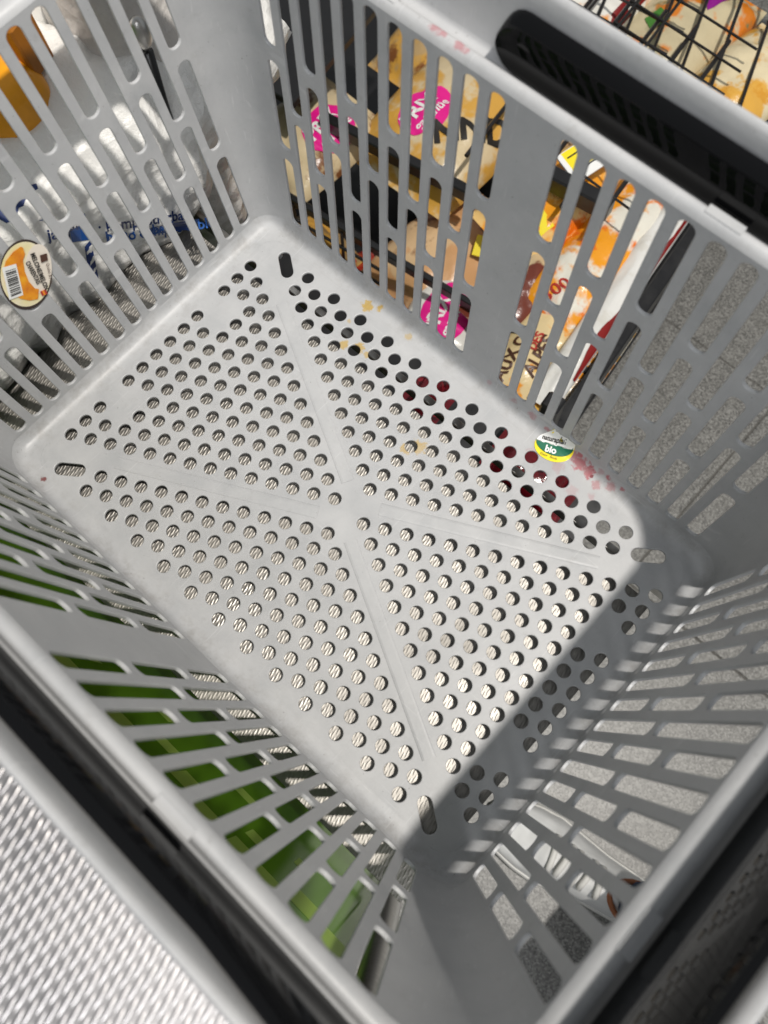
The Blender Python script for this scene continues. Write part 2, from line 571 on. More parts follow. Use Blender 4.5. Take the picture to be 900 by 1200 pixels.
def finish(me, name, parent, fn, inset=None):
    for v in me.vertices:
        v.co = Vector(fn(v.co.x, v.co.y, v.co.z))
    bm = bmesh.new()
    bm.from_mesh(me)
    bmesh.ops.remove_doubles(bm, verts=bm.verts, dist=1e-6)
    bmesh.ops.recalc_face_normals(bm, faces=bm.faces)
    bm.to_mesh(me)
    bm.free()
    me.shade_smooth()
    me.set_sharp_from_angle(angle=R(14))
    return link(name, me, M['plastic'], parent)

# --- base with the round holes in four triangular fields
BEV = 0.00055
US, VS = 0.0065 * 1.9217, 0.0065
holes = []
HR = 0.00428
missing = {(0, 6), (1, 5), (1, 7), (0, 20), (1, 19), (1, 21), (28, 6), (27, 5), (27, 7), (28, 20), (27, 19), (27, 21)}
for u in range(0, 29):
    for v in range(-3, 30):
        if (u + v) % 2:
            continue
        ok = False
        if u <= v and u + v <= 26:
            ok = True
        if u + v >= 28 and u - v >= 2:
            ok = True
        if 3 <= u <= 25 and u - v >= 4 and u + v <= 24:
            ok = True
        if 3 <= u <= 25 and u + v >= 30 and v - u >= 2:
            ok = True
        if ok and (u, v) not in missing:
            holes.append([((u - 14) * US + HR * math.cos(2 * math.pi * k / 18), (v - 13) * VS + HR * math.sin(2 * math.pi * k / 18)) for k in range(18)])
for sx in (-1, 1):
    for sy in (-1, 1):
        holes.append(slot(sx * .1565, sy * .1014, .0105, .0043, math.atan2(sy * .0121, sx * .0167)))
BA, BB = 0.1815, 0.1128
rf = 0.010
def snap_outer(x, y, a, b, lim=0.0016):
    return x, y
outline = slot(0, 0, BA, BB, 0, 0.014, 7)
me = plate(outline, holes, TH, BEV)
def base_fn(x, y, z):
    # push the bevelled outer rim out to the fillet so that no groove shows
    if abs(x) > BA - .0012 or abs(y) > BB - .0012 or (abs(x) > BA - .013 and abs(y) > BB - .013):
        dx, dy = abs(x) - (BA - .014), abs(y) - (BB - .014)
        if dx > 0 and dy > 0:
            d = math.hypot(dx, dy)
            if d > .0128:
                k = .014 / d
                return (math.copysign(BA - .014 + dx * k, x), math.copysign(BB - .014 + dy * k, y), 0.0 if z > -TH / 2 else -TH)
        elif abs(x) > BA - .0012:
            return (math.copysign(BA, x), y, 0.0 if z > -TH / 2 else -TH)
        elif abs(y) > BB - .0012:
            return (x, math.copysign(BB, y), 0.0 if z > -TH / 2 else -TH)
    return (x, y, z)
finish(me, 'base', bk, base_fn)

# --- fillet between base and walls
def base_ring(z, grow=0.0, n=9):
    return ring(BA + grow, BB + grow, z, n, BA - .014, BB - .014)
def wall_ab(z):
    return A0 + KA * z, B0 + KB * z
aw, bw = wall_ab(ZB)
fr = []
prof = [(0.0, 0.0), (.12, .012), (.38, .05), (.62, .16), (.80, .34), (.92, .62), (1.0, 1.0)]
for t, h in prof:
    k = t
    r0 = base_ring(0)
    r1 = ring(aw, bw, ZB)
    fr.append([(p[0] * (1 - k) + q[0] * k, p[1] * (1 - k) + q[1] * k, ZB * h) for p, q in zip(r0, r1)])
for t, h in reversed(prof):
    r0 = base_ring(-TH, 0.0)
    r1 = ring(aw + TH, bw + TH, ZB)
    fr.append([(p[0] * (1 - t) + q[0] * t, p[1] * (1 - t) + q[1] * t, -TH + (ZB + TH) * h) for p, q in zip(r0, r1)])
loft(fr, 'base_fillet', M['plastic'], bk, True, True, 60)
# feet that carry the basket
for sx in (-1, 1):
    for sy in (-1, 1):
        MB().tube([(sx * .1705, sy * .0985 + sy * .008, -.0012), (sx * .1705, sy * .0985 + sy * .008, -.0085)], .0028, 12).build('foot', M['plastic'], bk, True, angle=40)

# --- embossed ribs running along the solid diagonal bands of the base
def rib(p, q, wd=.0095, h=.00050):
    p, q = Vector((*p, 0)), Vector((*q, 0))
    d = (q - p).normalized()
    nrm = Vector((-d.y, d.x, 0)) * wd / 2
    up = Vector((0, 0, h))
    dn = Vector((0, 0, -.0003))
    cross = [(-1, -.0003), (-.80, h * .55), (-.55, h), (.55, h), (.80, h * .55), (1, -.0003)]
    v = [e + nrm * a + Vector((0, 0, z)) for e in (p, q) for a, z in cross]
    MB().add(v, [(i, i + 1, i + 7, i + 6) for i in range(5)] + [tuple(range(6)), tuple(range(6, 12)), (0, 5, 11, 6)]).build('rib', M['plastic'], bk)
for sx in (-1, 1):
    for sy in (-1, 1):
        p0 = Vector((sx * .014, sy * .0138)); p1 = Vector((sx * .137, sy * .0778))
        rib(p0, p1)

# --- walls
PIT, X0, HW = 0.01468, 0.019, 0.0044
ZS = {'A': (.1520, .2136), 'B': (.0805, .1428), 'C': (.0112, .0716), 'D': (.1150, .2136), 'E': (.0112, .1078)}
def wall_holes(centres):
    hs = []
    for c, kind in centres:
        for s_ in kind:
            z0, z1 = ZS[s_]
            hs.append(slot((z0 + z1) / 2, c, (z1 - z0) / 2, HW, 0, .0040, 5))
    return [[(y, x) for x, y in h] for h in hs]
def wall(half, centres, fn):
    zz = (ZB, ZT)
    ol = [(-half, zz[0]), (half, zz[0]), (half, zz[1]), (-half, zz[1])]
    m_ = plate(ol, wall_holes(centres), TH, BEV)
    def g(x, y, z):
        if x < -half + .0007: x = -half; z = 0 if z > -TH / 2 else -TH
        if x > half - .0007: x = half; z = 0 if z > -TH / 2 else -TH
        if y < ZB + .0007: y = ZB; z = 0 if z > -TH / 2 else -TH
        if y > ZT - .0007: y = ZT; z = 0 if z > -TH / 2 else -TH
        return fn(x, y, -z)
    finish(m_, 'side_wall', bk, g)
cl = []
for k in range(11):
    kind = 'ABC' if k % 2 == 0 else 'DE'
    cl += [(X0 + k * PIT, kind), (-X0 - k * PIT, kind)]
cs = [(k * PIT, 'DE' if k % 2 == 0 else 'ABC') for k in range(-7, 8)]
wall(FX, cl, lambda s, z, d: (s, B0 + KB * z + d, z))
wall(FX, cl, lambda s, z, d: (s, -(B0 + KB * z + d), z))
wall(FY, cs, lambda s, z, d: (A0 + KA * z + d, s, z))
wall(FY, cs, lambda s, z, d: (-(A0 + KA * z + d), s, z))

# --- rounded corners
NA = 12
for sx in (-1, 1):
    for sy in (-1, 1):
        v, f = [], []
        zs = [ZB + (ZT - ZB) * i / 8 for i in range(9)]
        for z in zs:
            a, b = wall_ab(z)
            for dd in (0, TH):
                for k in range(NA + 1):
                    t = R(90 * k / NA)
                    v.append((sx * (FX + (a + dd - FX) * math.cos(t)), sy * (FY + (b + dd - FY) * math.sin(t)), z))
        W2 = 2 * (NA + 1)
        for i in range(8):
            for k in range(NA):
                a_ = i * W2 + k
                f.append((a_, a_ + 1, a_ + 1 + W2, a_ + W2))
                b_ = a_ + NA + 1
                f.append((b_, b_ + 1, b_ + 1 + W2, b_ + W2))
        raw('corner', v, f, M['plastic'], bk, True)

# --- rim: crest, ledge for the handle, upper wall, rolled outer lip, hanging flange
rim_prof = [(.14025, .20882, .2165), (.1412, .2101, .2187), (.1426, .2121, .2201), (.1441, .2143, .2206), (.1454, .2163, .2203), (.1464, .2178, .2193),
            (.1472, .2195, .2175), (.1480, .2215, .2160), (.1495, .2250, .2152), (.1530, .2290, .2150), (.1541, .2300, .2158), (.1548, .2307, .2175), (.1585, .2348, .2430),
            (.1590, .2358, .2478), (.1600, .2374, .2499), (.1614, .2391, .2505), (.1628, .2406, .2493), (.1636, .2414, .2465), (.1640, .2418, .2300),
            (.1618, .2396, .2300), (.1614, .2391, .2440), (.1608, .2383, .2462), (.1602, .2372, .2425), (.1566, .2328, .2165), (.1548, .2310, .2128), (.1480, .2205, .2128), (.14235, .21092, .2165)]
loft([ring(a, b, z, 14) for b, a, z in rim_prof], 'rim', M['plastic'], bk, True, True, 45)
# small clip pads moulded on the crest
def pad(c, s, ang):
    MB().box(c, s, ang).build('clip_pad', M['plastic'], bk)
for sx in (-1, 1):
    for sy in (-1, 1):
        pad((sx * .0885, sy * .1450, .2195), (.0168, .0044, .0026), 0)
        pad((sx * .2150, sy * .0725, .2195), (.0056, .0165, .0026), 0)

# --- bail handle: two arms from pivots at mid length, grip along the +x end
h_prof = [(b_, b_ + .0757, z_) for b_, z_ in ((.1492, .2168), (.1495, .2230), (.1500, .2290), (.1506, .2330), (.1514, .2358), (.1525, .2380), (.1538, .2398), (.1551, .2409),
          (.1563, .2413), (.1571, .2408), (.1574, .2392), (.1565, .2330), (.1548, .2200), (.1538, .2168), (.1515, .2160))]
HN = 12
def handle_path(a, b, z):
    pts = []
    xs = [-.0300, -.0292, -.0278, -.0255, -.0225, -.0190, -.012, 0, .03, .06, .09, .12, .15]
    for x in xs:
        pts.append((x, -b, z, x))
    for k in range(HN + 1):
        t = R(-90 + 90 * k / HN)
        pts.append((FX + (a - FX) * math.cos(t), -FY + (b - FY) * math.sin(t), z, 9))
    for k in range(1, 6):
        pts.append((a, -FY + 2 * FY * k / 6, z, 9))
    for k in range(HN + 1):
        t = R(90 * k / HN)
        pts.append((FX + (a - FX) * math.cos(t), FY + (b - FY) * math.sin(t), z, 9))
    for x in reversed(xs):
        pts.append((x, b, z, x))
    return pts
paths = [handle_path(a, b, z) for b, a, z in h_prof]
hn = len(paths[0])
hv, hf = [], []
zm = .2290
for path in paths:
    for x, y, z, e in path:
        if e < -.019:
            d = (e + .0303) / .0113
            k = math.sqrt(max(0.02, 1 - (1 - d) ** 2))
            z = zm + (z - zm) * k
        g_ = 0.0 if abs(y) > FY + .03 and x < .12 else max(0.0, min(1.0, (x - .12) / (.2152 - .12)))
        g_ = g_ * g_ * (3 - 2 * g_)
        hh_ = (z - .2168) / .0245
        z = .2168 + (z - .2168) * (1 + .95 * g_) + .003 * g_
        x -= .0056 * g_
        hv.append((x, y, z))
K = len(paths)
for i in range(K):
    j = (i + 1) % K
    for k in range(hn - 1):
        hf.append((i * hn + k, i * hn + k + 1, j * hn + k + 1, j * hn + k))
hf.append(tuple(i * hn for i in range(K)))
hf.append(tuple(i * hn + hn - 1 for i in range(K)))
hd = raw('handle', hv, hf, M['handle'], bk, True, angle=50)
for sy in (-1, 1):
    MB().tube([(-.0165, sy * .1502, .2290), (-.0165, sy * .1590, .2290)], .0036, 16).build('pivot', M['handle'], hd, True, angle=40)

# ------------------------------------------------------------------ stickers in the basket
def sticker_layer(name, pts, fn, lift, m, parent, tri=None):
    v = [fn(p, lift) for p in pts]
    if tri is None:
        return raw(name, v, [tuple(range(len(v)))], m, parent)
    return raw(name, v, tri, m, parent)

# oval melon sticker on the -x wall
SC = Vector((-.0368, .1042)); SU = Vector((.0111, -.0121)); SV = Vector((-.01265, -.0184))
def melon_pt(p, lift):
    pr = Vector((p[0], p[1]))
    q = SC + SU * ((pr.x - 310) / 305) + SV * ((pr.y - 620) / 402)
    return (-(A0 + KA * q.y) + .0003 + lift, q.x, q.y)
mst = thing('fruit_sticker', 'oval orange melon sticker with barcode on the left basket wall', 'sticker', (-.2005, -.0368, .1042))
def disc(cx, cy, rx, ry, n=40, a0=0, a1=360):
    return [(cx + rx * math.cos(R(a0 + (a1 - a0) * k / n)), cy + ry * math.sin(R(a0 + (a1 - a0) * k / n))) for k in range(n if a1 - a0 == 360 else n + 1)]
top = disc(310, 620, 305, 402); bot = top
vv = [melon_pt(p, .0002) for p in top] + [melon_pt(p, -.0001) for p in bot]
nf = len(top)
raw('backing', vv, [tuple(range(nf)), tuple(range(nf, 2 * nf))] + [(k, (k + 1) % nf, nf + (k + 1) % nf, nf + k) for k in range(nf)], plain('dark_sticker_edge', (0.035, 0.02, 0.015), .35), mst)
pale = NT('pale_yellow_print')
pg = pale.noise(pale.obj(), 80, 2)
pale.set(Base_Color=pale.ramp(pg, [(.3, (.80, .70, .34)), (.65, (.83, .76, .58))]), Roughness=.35)
sticker_layer('face', disc(305, 610, 292, 372), melon_pt, .0004, pale.m, mst)
sticker_layer('name_field', disc(445, 540, 160, 285), melon_pt, .0006, plain('cream_print', (.80, .72, .62), .35), mst)
mel = NT('melon_flesh_print')
mf = mel.noise(mel.obj(), 140, 4)
mel.set(Base_Color=mel.ramp(mf, [(.3, (.62, .16, .004)), (.55, (.80, .30, .006)), (.75, (.86, .46, .02))]), Roughness=.35)
sticker_layer('melon_slice', [(235, 290), (150, 350), (70, 450), (40, 560), (60, 700), (120, 800), (230, 880), (340, 905), (440, 890), (450, 770), (400, 760), (330, 680), (280, 560), (262, 440), (285, 370), (262, 300)],
              melon_pt, .0008, mel.m, mst)
sticker_layer('barcode_field', [(22, 520), (180, 475), (262, 832), (100, 888)], melon_pt, .0010, M['ink_white'], mst)
bars = MB()
random.seed(3)
tpos = 0.05
while tpos < .92:
    wd = random.choice((.018, .03, .045))
    def bp(u, vv_):
        a = Vector((48, 545)).lerp(Vector((118, 865)), vv_); b = Vector((172, 505)).lerp(Vector((246, 815)), vv_)
        q = a.lerp(b, u)
        return melon_pt(q, .0012)
    bars.add([bp(0.04, tpos), bp(.96, tpos), bp(.96, tpos + wd), bp(0.04, tpos + wd)], [(0, 1, 2, 3)])
    tpos += wd + random.choice((.02, .03, .045))
bars.build('barcode', M['ink'], mst)
def melon_text(body, start, direction, size, m, name='lettering', bold=.0, lift=.0012, xs=1.0):
    d = Vector(direction).normalized(); up = Vector((d.y, -d.x))
    v, f = text_mesh(body, size, bold)
    raw(name, [melon_pt(Vector(start) + d * (p.x * xs) + up * p.y, lift) for p in v], f, m, mst)
melon_text('MELONE/MELON', (338, 362), (165, 385), 78, M['ink'], bold=2.2, xs=.78)
melon_text('CHARENTAIS', (283, 460), (150, 270), 78, M['ink'], bold=2.2, xs=.62)
melon_text('Qualité & Prix', (528, 462), (55, 250), 50, M['ink_brown'], xs=.86)
sticker_layer('emblem', [(450, 375), (532, 350), (548, 430), (468, 460)], melon_pt, .0012, M['ink_brown'], mst)
flag_o = plain('flag_orange', (.80, .25, .01), .4)
for k, m_ in enumerate((M['ink_red'], flag_o, M['ink_red'])):
    a = Vector((458, 795)); b = Vector((525, 768)); c = Vector((28, 55)) 
    p0 = a.lerp(b, k / 3); p1 = a.lerp(b, (k + 1) / 3)
    sticker_layer('flag', [p0, p1, p1 + c, p0 + c], melon_pt, .0012, m_, mst)

# small organic sticker on the base beside the +y wall
def inner_z(y):
    if y < BB: return 0.0
    t = min(1, (y - BB) / (bw - BB))
    for (t0, h0), (t1, h1) in zip(prof, prof[1:]):
        if t <= t1:
            return ZB * (h0 + (h1 - h0) * (t - t0) / (t1 - t0))
    return ZB
def bio_pt(p, lift):
    dx, dy = (p[0] - 320) / 8.18, (p[1] - 440) / 8.18
    x = .0693 + .000402 * dx + .000368 * dy
    y = .1172 + .000355 * dx - .000449 * dy
    return (x, y, inner_z(y) + .0004 + lift)
bst = thing('fruit_sticker', 'white, green and yellow organic produce sticker on the basket floor', 'sticker', (.0693, .1172, .001))
def rot2(p, c, a):
    x, y = p[0] - c[0], p[1] - c[1]
    return (c[0] + x * math.cos(a) - y * math.sin(a), c[1] + x * math.sin(a) + y * math.cos(a))
CB = (325, 435); AB = R(19)
ov = [rot2(p, CB, AB) for p in disc(325, 435, 192, 128, 36)]
def fan(name, pts, lift, m):
    v, f = subdiv([Vector((p[0], p[1], 0)) for p in pts], [tuple(range(len(pts)))], 5)
    raw(name, [bio_pt(p, lift) for p in v], f, m, bst)
fan('backing', ov, .0002, M['yellow'])
fan('white_field', [rot2(p, CB, AB) for p in disc(325, 420, 186, 108, 24, 180, 360)], .0009, M['white_card'])
fan('green_band', [rot2(p, CB, AB) for p in disc(325, 412, 184, 96, 24, 0, 180)], .0009, plain('green_print', (.005, .13, .07), .35))
def bio_text(body, start, ang, size, m, bold=0, xs=1.0):
    d = Vector((math.cos(ang), math.sin(ang))); up = Vector((d.y, -d.x))
    v, f = text_mesh(body, size, bold)
    raw('lettering', [bio_pt(Vector(start) + d * p.x * xs + up * p.y, .0014) for p in v], f, m, bst)
bio_text('naturaplan', (206, 352), R(19), 58, M['ink'], 1.5, .95)
bio_text('bio', (232, 468), R(17), 88, M['ink_white'], 3)
bio_text('Klasse · Banda', (190, 496), R(20), 30, M['ink_brown'])

# ------------------------------------------------------------------ plastic bags beyond the -x wall
def lump(name, c, rad, amp, freq, m, parent, nu=72, nv=36, seed=0, flat=None, power=.75):
    v, f = [], []
    for j in range(nv + 1):
        ph = math.pi * j / nv - math.pi / 2
        for i in range(nu):
            th = 2 * math.pi * i / nu
            sg = lambda q, e: math.copysign(abs(q) ** e, q)
            d = Vector((sg(math.cos(ph), power) * sg(math.cos(th), power), sg(math.cos(ph), power) * sg(math.sin(th), power), sg(math.sin(ph), power)))
            q = Vector((d.x * rad[0], d.y * rad[1], d.z * rad[2]))
            n1 = noise.noise(q * freq + Vector((seed, 1.3, 2.1)))
            n2 = 1 - 2 * abs(noise.noise(q * freq * 2.1 + Vector((seed + 5, 0.3, 1.1))))
            n3 = noise.noise(q * freq * 5 + Vector((seed + 9, 3.3, .1)))
            k = 1 + amp * (n1 + .55 * n2 + .22 * n3)
            q = q * k
            p = Vector(c) + q
            if flat is not None and p.z < flat:
                p.z = flat
            v.append(p)
    for j in range(nv):
        for i in range(nu):
            f.append((j * nu + i, j * nu + (i + 1) % nu, (j + 1) * nu + (i + 1) % nu, (j + 1) * nu + i))
    return raw(name, v, f, m, parent, True)

film = film_material('crumpled_white_film', (0.80, 0.79, 0.765), .34, .42)
cb = thing('plastic_bag', 'crumpled white compostable bag with blue print lying on the steel shelf', 'bag', (-.36, 0, -.008))
lump('bag_body', (-.345, .0, .035), (.105, .23, .075), .17, 13, film, cb, 110, 54, 2.0, -.0078)
film2 = film_material('smooth_white_film', (0.78, 0.775, 0.745), .3, .22)
cb2 = thing('plastic_bag', 'smooth white bag heaped behind the crumpled printed bag', 'bag', (-.47, .02, -.008))
lump('bag_body', (-.44, .08, .10), (.105, .15, .13), .10, 8, film2, cb2, 80, 40, 7.0, -.0078)
film3 = film_material('greyish_film', (0.60, 0.57, 0.54), .3, .45)
cb3 = thing('plastic_bag', 'greyish crinkled film bag hanging over the shelf edge near the basket corner', 'bag', (-.34, .24, -.008))
lump('bag_body', (-.318, .126, .01), (.052, .042, .16), .10, 14, film3, cb3, 80, 40, 4.0, None)

# print on the bag, following a leaning patch in front of the bag face
bpy.context.view_layer.update()
def drop_on(ob_list, p, d):
    best = None
    for o in ob_list:
        off = org(o)
        hit, loc, nrm, idx = o.ray_cast(Vector(p) - off, Vector(d))
        if hit:
            l = loc + off
            if best is None or (l - Vector(p)).length < (best[0] - Vector(p)).length:
                best = (l, nrm)
    return best
bag_body = cb.children[0]
def print_on_bag(v, f, origin, du, dv, m, name, proj=Vector((-.62, .18, -.76))):
    v, f = subdiv(v, f, 1)
    proj = proj.normalized()
    out = []
    for p in v:
        q = Vector(origin) + Vector(du) * p.x + Vector(dv) * p.y
        h = drop_on([bag_body], q - proj * .25, proj)
        out.append((h[0] - proj * .0008) if h else q)
    raw(name, out, f, m, cb)

DU = Vector((.6265, .7794, -.0055)); DV = Vector((-.7447, .6007, .2909))
def bag_text(body, origin, size, m, bold=0.0):
    v, f = text_mesh(body, size, bold)
    print_on_bag(v, f, origin, DU, DV, m, 'lettering')
bag_text('jährlich · kompostierbar', (-.262, -.002, .0425), .0098, M['ink_navy'], .0002)
bag_text('     bon · abbaubar', (-.2475, .012, .0352), .0098, M['ink_blue'], .0002)
bag_text('impo compostable', (-.2415, .0235, .0300), .0098, M['ink_blue'], .0002)
for org_, ww, hh, m_ in (((-.2256, .0460, .0290), .034, .0062, M['ink_navy']), ((-.2800, -.0225, .0600), .035, .022, M['ink_navy']),
                         ((-.2530, .0065, .0390), .013, .017, M['ink_blue']), ((-.2300, -.005, .026), .006, .030, M['ink_navy'])):
    print_on_bag([Vector((0, 0, 0)), Vector((ww, 0, 0)), Vector((ww * .92, hh, 0)), Vector((ww * .1, hh * .85, 0))], [(0, 1, 2, 3)], org_, DU, DV, m_, 'print')

# orange carton lying on the bags, and a small steel spoon
oc = thing('orange_pouch', 'bright orange pouch lying on top of the white bags', 'pouch', (-.30, .035, .09))
org_mat = plain('orange_foil', (.80, .33, .006), .3, var=.25, scale=30, bump=.3)
lump('pouch_body', (-.300, .032, .108), (.026, .026, .024), .10, 22, org_mat, oc, 48, 24, 3.0)
MB().box((-.296, .060, .132), (.012, .020, .034), .3).build('shaded', plain('shaded_orange', (.34, .12, .006), .35), oc, label='darker orange cap end')  # upper part of the same orange thing, its shade put into the colour
sp = thing('spoon', 'small steel spoon with dark stem standing upright between basket and bags', 'spoon', (-.243, .098, -.008))
MB().tube([(-.243, .098, -.008), (-.246, .1035, .080), (-.248, .1068, .120)], [.0018, .0022, .0036], 10).build('spoon_handle', M['black'], sp, True)
lump('spoon_bowl', (-.2485, .1075, .1315), (.0060, .0060, .0105), .0, 5, M['steel'], sp, 24, 14, 1.0, None, 1.0)

# ------------------------------------------------------------------ bread and snack rack beyond the +y wall
RO = Vector((-.010, .28)); E1 = Vector((-.9923, -.124)); E2 = Vector((-.124, .9923))
RA = math.atan2(E2.y, E2.x) - math.pi / 2           # turn of the rack about z
def rk(a, b, z):
    p = RO + E1 * a + E2 * b
    return (p.x, p.y, z)
rack = thing('wire_rack', 'black wire rack full of packed bread and snacks beyond the basket', 'rack', rk(.45, .45, FZ))
def bar(p, q, r, m=M['black'], name='rail', label=None):
    MB().tube([p, q], r, 8).build(name, m, rack, True, label, 50)
for a, b in ((0.0, 0.02), (0.0, 1.05), (.95, .02), (.95, 1.05)):
    p = rk(a, b, 0)
    MB().box((p[0], p[1], -.60), (.022, .022, .50), RA).build('post', M['black'], rack)
p = rk(-.006, .52, -.520)
MB().box(p, (.020, 1.06, .050), RA).build('side_panel', M['black'], rack)
p = rk(.47, .012, -.655)
MB().box(p, (.95, .014, .03), RA).build('front_rail', M['black'], rack)
p = rk(.47, .16, -.520)
MB().box(p, (.95, .010, .016), RA).build('front_rail', M['black'], rack)
p = rk(.47, 1.06, -.50)
MB().box(p, (.95, .014, .26), RA).build('back_panel', M['black'], rack)
p = rk(.47, .53, -.735)
MB().box(p, (.95, 1.05, .012), RA).build('bottom_shelf', M['black'], rack)
p = rk(.69, .37, -.405)
MB().box(p, (.32, .30, .012), RA).build('divider', M['black'], rack)
MB().box((-.445, .507, -.480), (.26, .016, .022), .16).build('divider', M['black'], rack)
p = rk(.74, .36, -.44)
MB().box(p, (.035, .40, .05), RA + .5).build('divider', M['black'], rack)

def wire_set(fixed, var, along, z, r, name, flip=False, lean=0.0):
    """parallel wires; along='b' runs with the depth of the rack, 'a' across it"""
    g = MB()
    for t in var:
        if along == 'b':
            g.tube([rk(t, fixed[0], z), rk(t + lean, fixed[1], z)], r, 6)
        else:
            g.tube([rk(fixed[0], t, z), rk(fixed[1], t + lean, z)], r, 6)
    o = g.build(name, M['wire'], rack, True, angle=60)
    return o
fr_ = lambda a, b, n: [a + (b - a) * i / (n - 1) for i in range(n)]
wire_set((.30, .66), fr_(.10, .30, 5), 'b', -.432, .0032, 'wire_grid')
wire_set((.06, .25), fr_(.34, .66, 8), 'a', -.426, .0018, 'wire_grid', lean=.03)
wire_set((.52, 1.02), fr_(.02, .26, 6), 'b', -.455, .0026, 'wire_grid', lean=.12)
wire_set((.50, 1.02), fr_(.19, .34, 4), 'b', -.425, .0022, 'wire_grid')
wire_set((.16, .46), fr_(.50, 1.0, 12), 'a', -.430, .0020, 'wire_grid', lean=.02)
g = MB()
for i in range(16):                                   # upright wires of the front basket
    a = .10 + i * .045
    if .15 < a < .34:
        continue
    g.tube([rk(a, .145, -.645), rk(a, .155, -.520)], .0028, 6)
for k in range(3):
    g.tube([rk(.34, .15, -.63 + .04 * k), rk(.9, .15, -.63 + .04 * k)], .0028, 6)
g.build('front_wires', M['wire'], rack, True, angle=60)

# pillow bags
def pillow_h(x, y, L, W, H):
    u, v = min(1, abs(2 * x / L)), min(1, abs(2 * y / W))
    return H * max(0, (1 - u ** 3.2)) ** .6 * max(0, (1 - v ** 2.4)) ** .55
def bag(name, label, cat, c, ang, L, W, H, m, seed, tilt=(0, 0), group='packed breads and snacks on the wire rack', crimp=.012):
    t = thing(name, label, cat, c, group)
    t.rotation_euler = (R(tilt[0]), R(tilt[1]), R(ang))
    nx, ny = 34, 22
    v, f = [], []
    for side in (1, -1):
        for j in range(ny + 1):
            for i in range(nx + 1):
                x = -L / 2 + L * i / nx; y = -W / 2 + W * j / ny
                h = pillow_h(x, y, L - 2 * crimp, W, H)
                q = Vector((x * 28 + seed, y * 28, side * 2 + seed))
                wr = (noise.noise(q) * .006 + (1 - 2 * abs(noise.noise(q * 2.2))) * .0025) * min(1, h / H * 1.6)
                v.append((x, y * (1 - .10 * (abs(2 * x / L) ** 2)), side * (h * (1 if side > 0 else .55) + .0004) + wr))
    n1 = (nx + 1) * (ny + 1)
    for s_ in (0, 1):
        for j in range(ny):
            for i in range(nx):
                k = s_ * n1 + j * (nx + 1) + i
                f.append((k, k + 1, k + nx + 2, k + nx + 1))
    for i in range(nx):
        for j in (0, ny):
            k = j * (nx + 1) + i
            f.append((k, k + 1, n1 + k + 1, n1 + k))
    for j in range(ny):
        for i in (0, nx):
            k = j * (nx + 1) + i
            f.append((k, k + nx + 1, n1 + k + nx + 1, n1 + k))
    raw('wrapper', v, f, m, t, True, local=True, angle=60)
    def surf(x, y):
        q = Vector((x * 28 + seed, y * 28, 2 + seed))
        h = pillow_h(x, y, L - 2 * crimp, W, H)
        return h + (noise.noise(q) * .006 + (1 - 2 * abs(noise.noise(q * 2.2))) * .0025) * min(1, h / H * 1.6) + .0016
    return t, surf
def bag_print(t, surf, pts, faces, m, name, lift=.0, label=None, cuts=1):
    v, f = subdiv([Vector((p[0], p[1], 0)) for p in pts], faces, cuts)
    raw(name, [(p.x, p.y, surf(p.x, p.y) + lift) for p in v], f, m, t, True, label, local=True)
def bag_word(t, surf, body, x, y, size, m, ang=0, bold=0.0, lift=.0006, xs=1.0, spacing=1.0):
    v, f = text_mesh(body, size, bold, spacing=spacing)
    c, s = math.cos(R(ang)), math.sin(R(ang))
    bag_print(t, surf, [(x + c * p.x * xs - s * p.y, y + s * p.x * xs + c * p.y) for p in v], f, m, 'lettering', lift)
def badge(t, surf, x, y, rx, ry, ang=0, sz=1.0):
    c, s = math.cos(R(ang)), math.sin(R(ang))
    pts = [(x + c * px - s * py, y + s * px + c * py) for px, py in disc(0, 0, rx, ry, 28)]
    bag_print(t, surf, pts, [tuple(range(len(pts)))], M['magenta'], 'badge', .0002, cuts=3)
    def at(px, py): return (x + c * px - s * py, y + s * px + c * py)
    q = at(-rx * .80, ry * .02); bag_word(t, surf, 'PRIX', q[0], q[1], .030 * sz, M['ink_white'], ang, .0009 * sz, .0010)
    q = at(-rx * .70, -ry * .52); bag_word(t, surf, 'garantie', q[0], q[1], .0200 * sz, M['ink_white'], ang, .0004 * sz, .0010)

cream = (.62, .50, .31); orange = (.74, .27, .015); gold = (.60, .33, .06); white = (.70, .69, .65); brown = (.20, .075, .025)
peach = (.60, .34, .16); dred = (.22, .012, .01)
bm_ = bag_material
for x_, sd_, lab in ((.046, 21, 'dark red pack on the added black tray below the right part of the basket edge'), (-.070, 22, 'dark red pack on the added black tray below the middle of the basket edge')):
    bag('berry_pack', lab, 'snack bag', (x_, .160 if sd_ == 21 else .146, -.180), 4, .085 if sd_ == 21 else .045, .060, .024, bm_('bag_berry', (.10, .004, .008), (.03, .002, .004), (.22, .012, .02), 60, .5, .15, seedv=sd_), sd_, group='dark red packs on the under tray')
# left half of the rack
t, s = bag('bread_bag', 'cream bread bag with pink round badge and heavy black letters', 'bread bag', (-.45, .63, -.535), 92, .27, .21, .050,
           bm_('bag_cream_gold', cream, gold, None, 12, .47, .28, seedv=.3), 1)
badge(t, s, -.030, .022, .046, .036, -4)
bag_word(t, s, 'NNDO', -.066, -.022, .050, M['ink'], -45, .0022)
t, s = bag('bread_bag', 'small cream bread bag with pink badge tucked under the black divider', 'bread bag', (-.595, .475, -.53), 88, .20, .16, .04,
           bm_('bag_cream_dark', cream, brown, None, 18, .6, .28, seedv=2.1), 2)
badge(t, s, .015, -.03, .044, .036, 8)
t, s = bag('bread_bag', 'peach bread bag behind the black front wires', 'bread bag', (-.335, .50, -.615), 84, .24, .17, .05,
           bm_('bag_peach', peach, (.66, .46, .26), brown, 12, .5, .3, seedv=1.4), 3)
p = (-.285, .515, -.553)
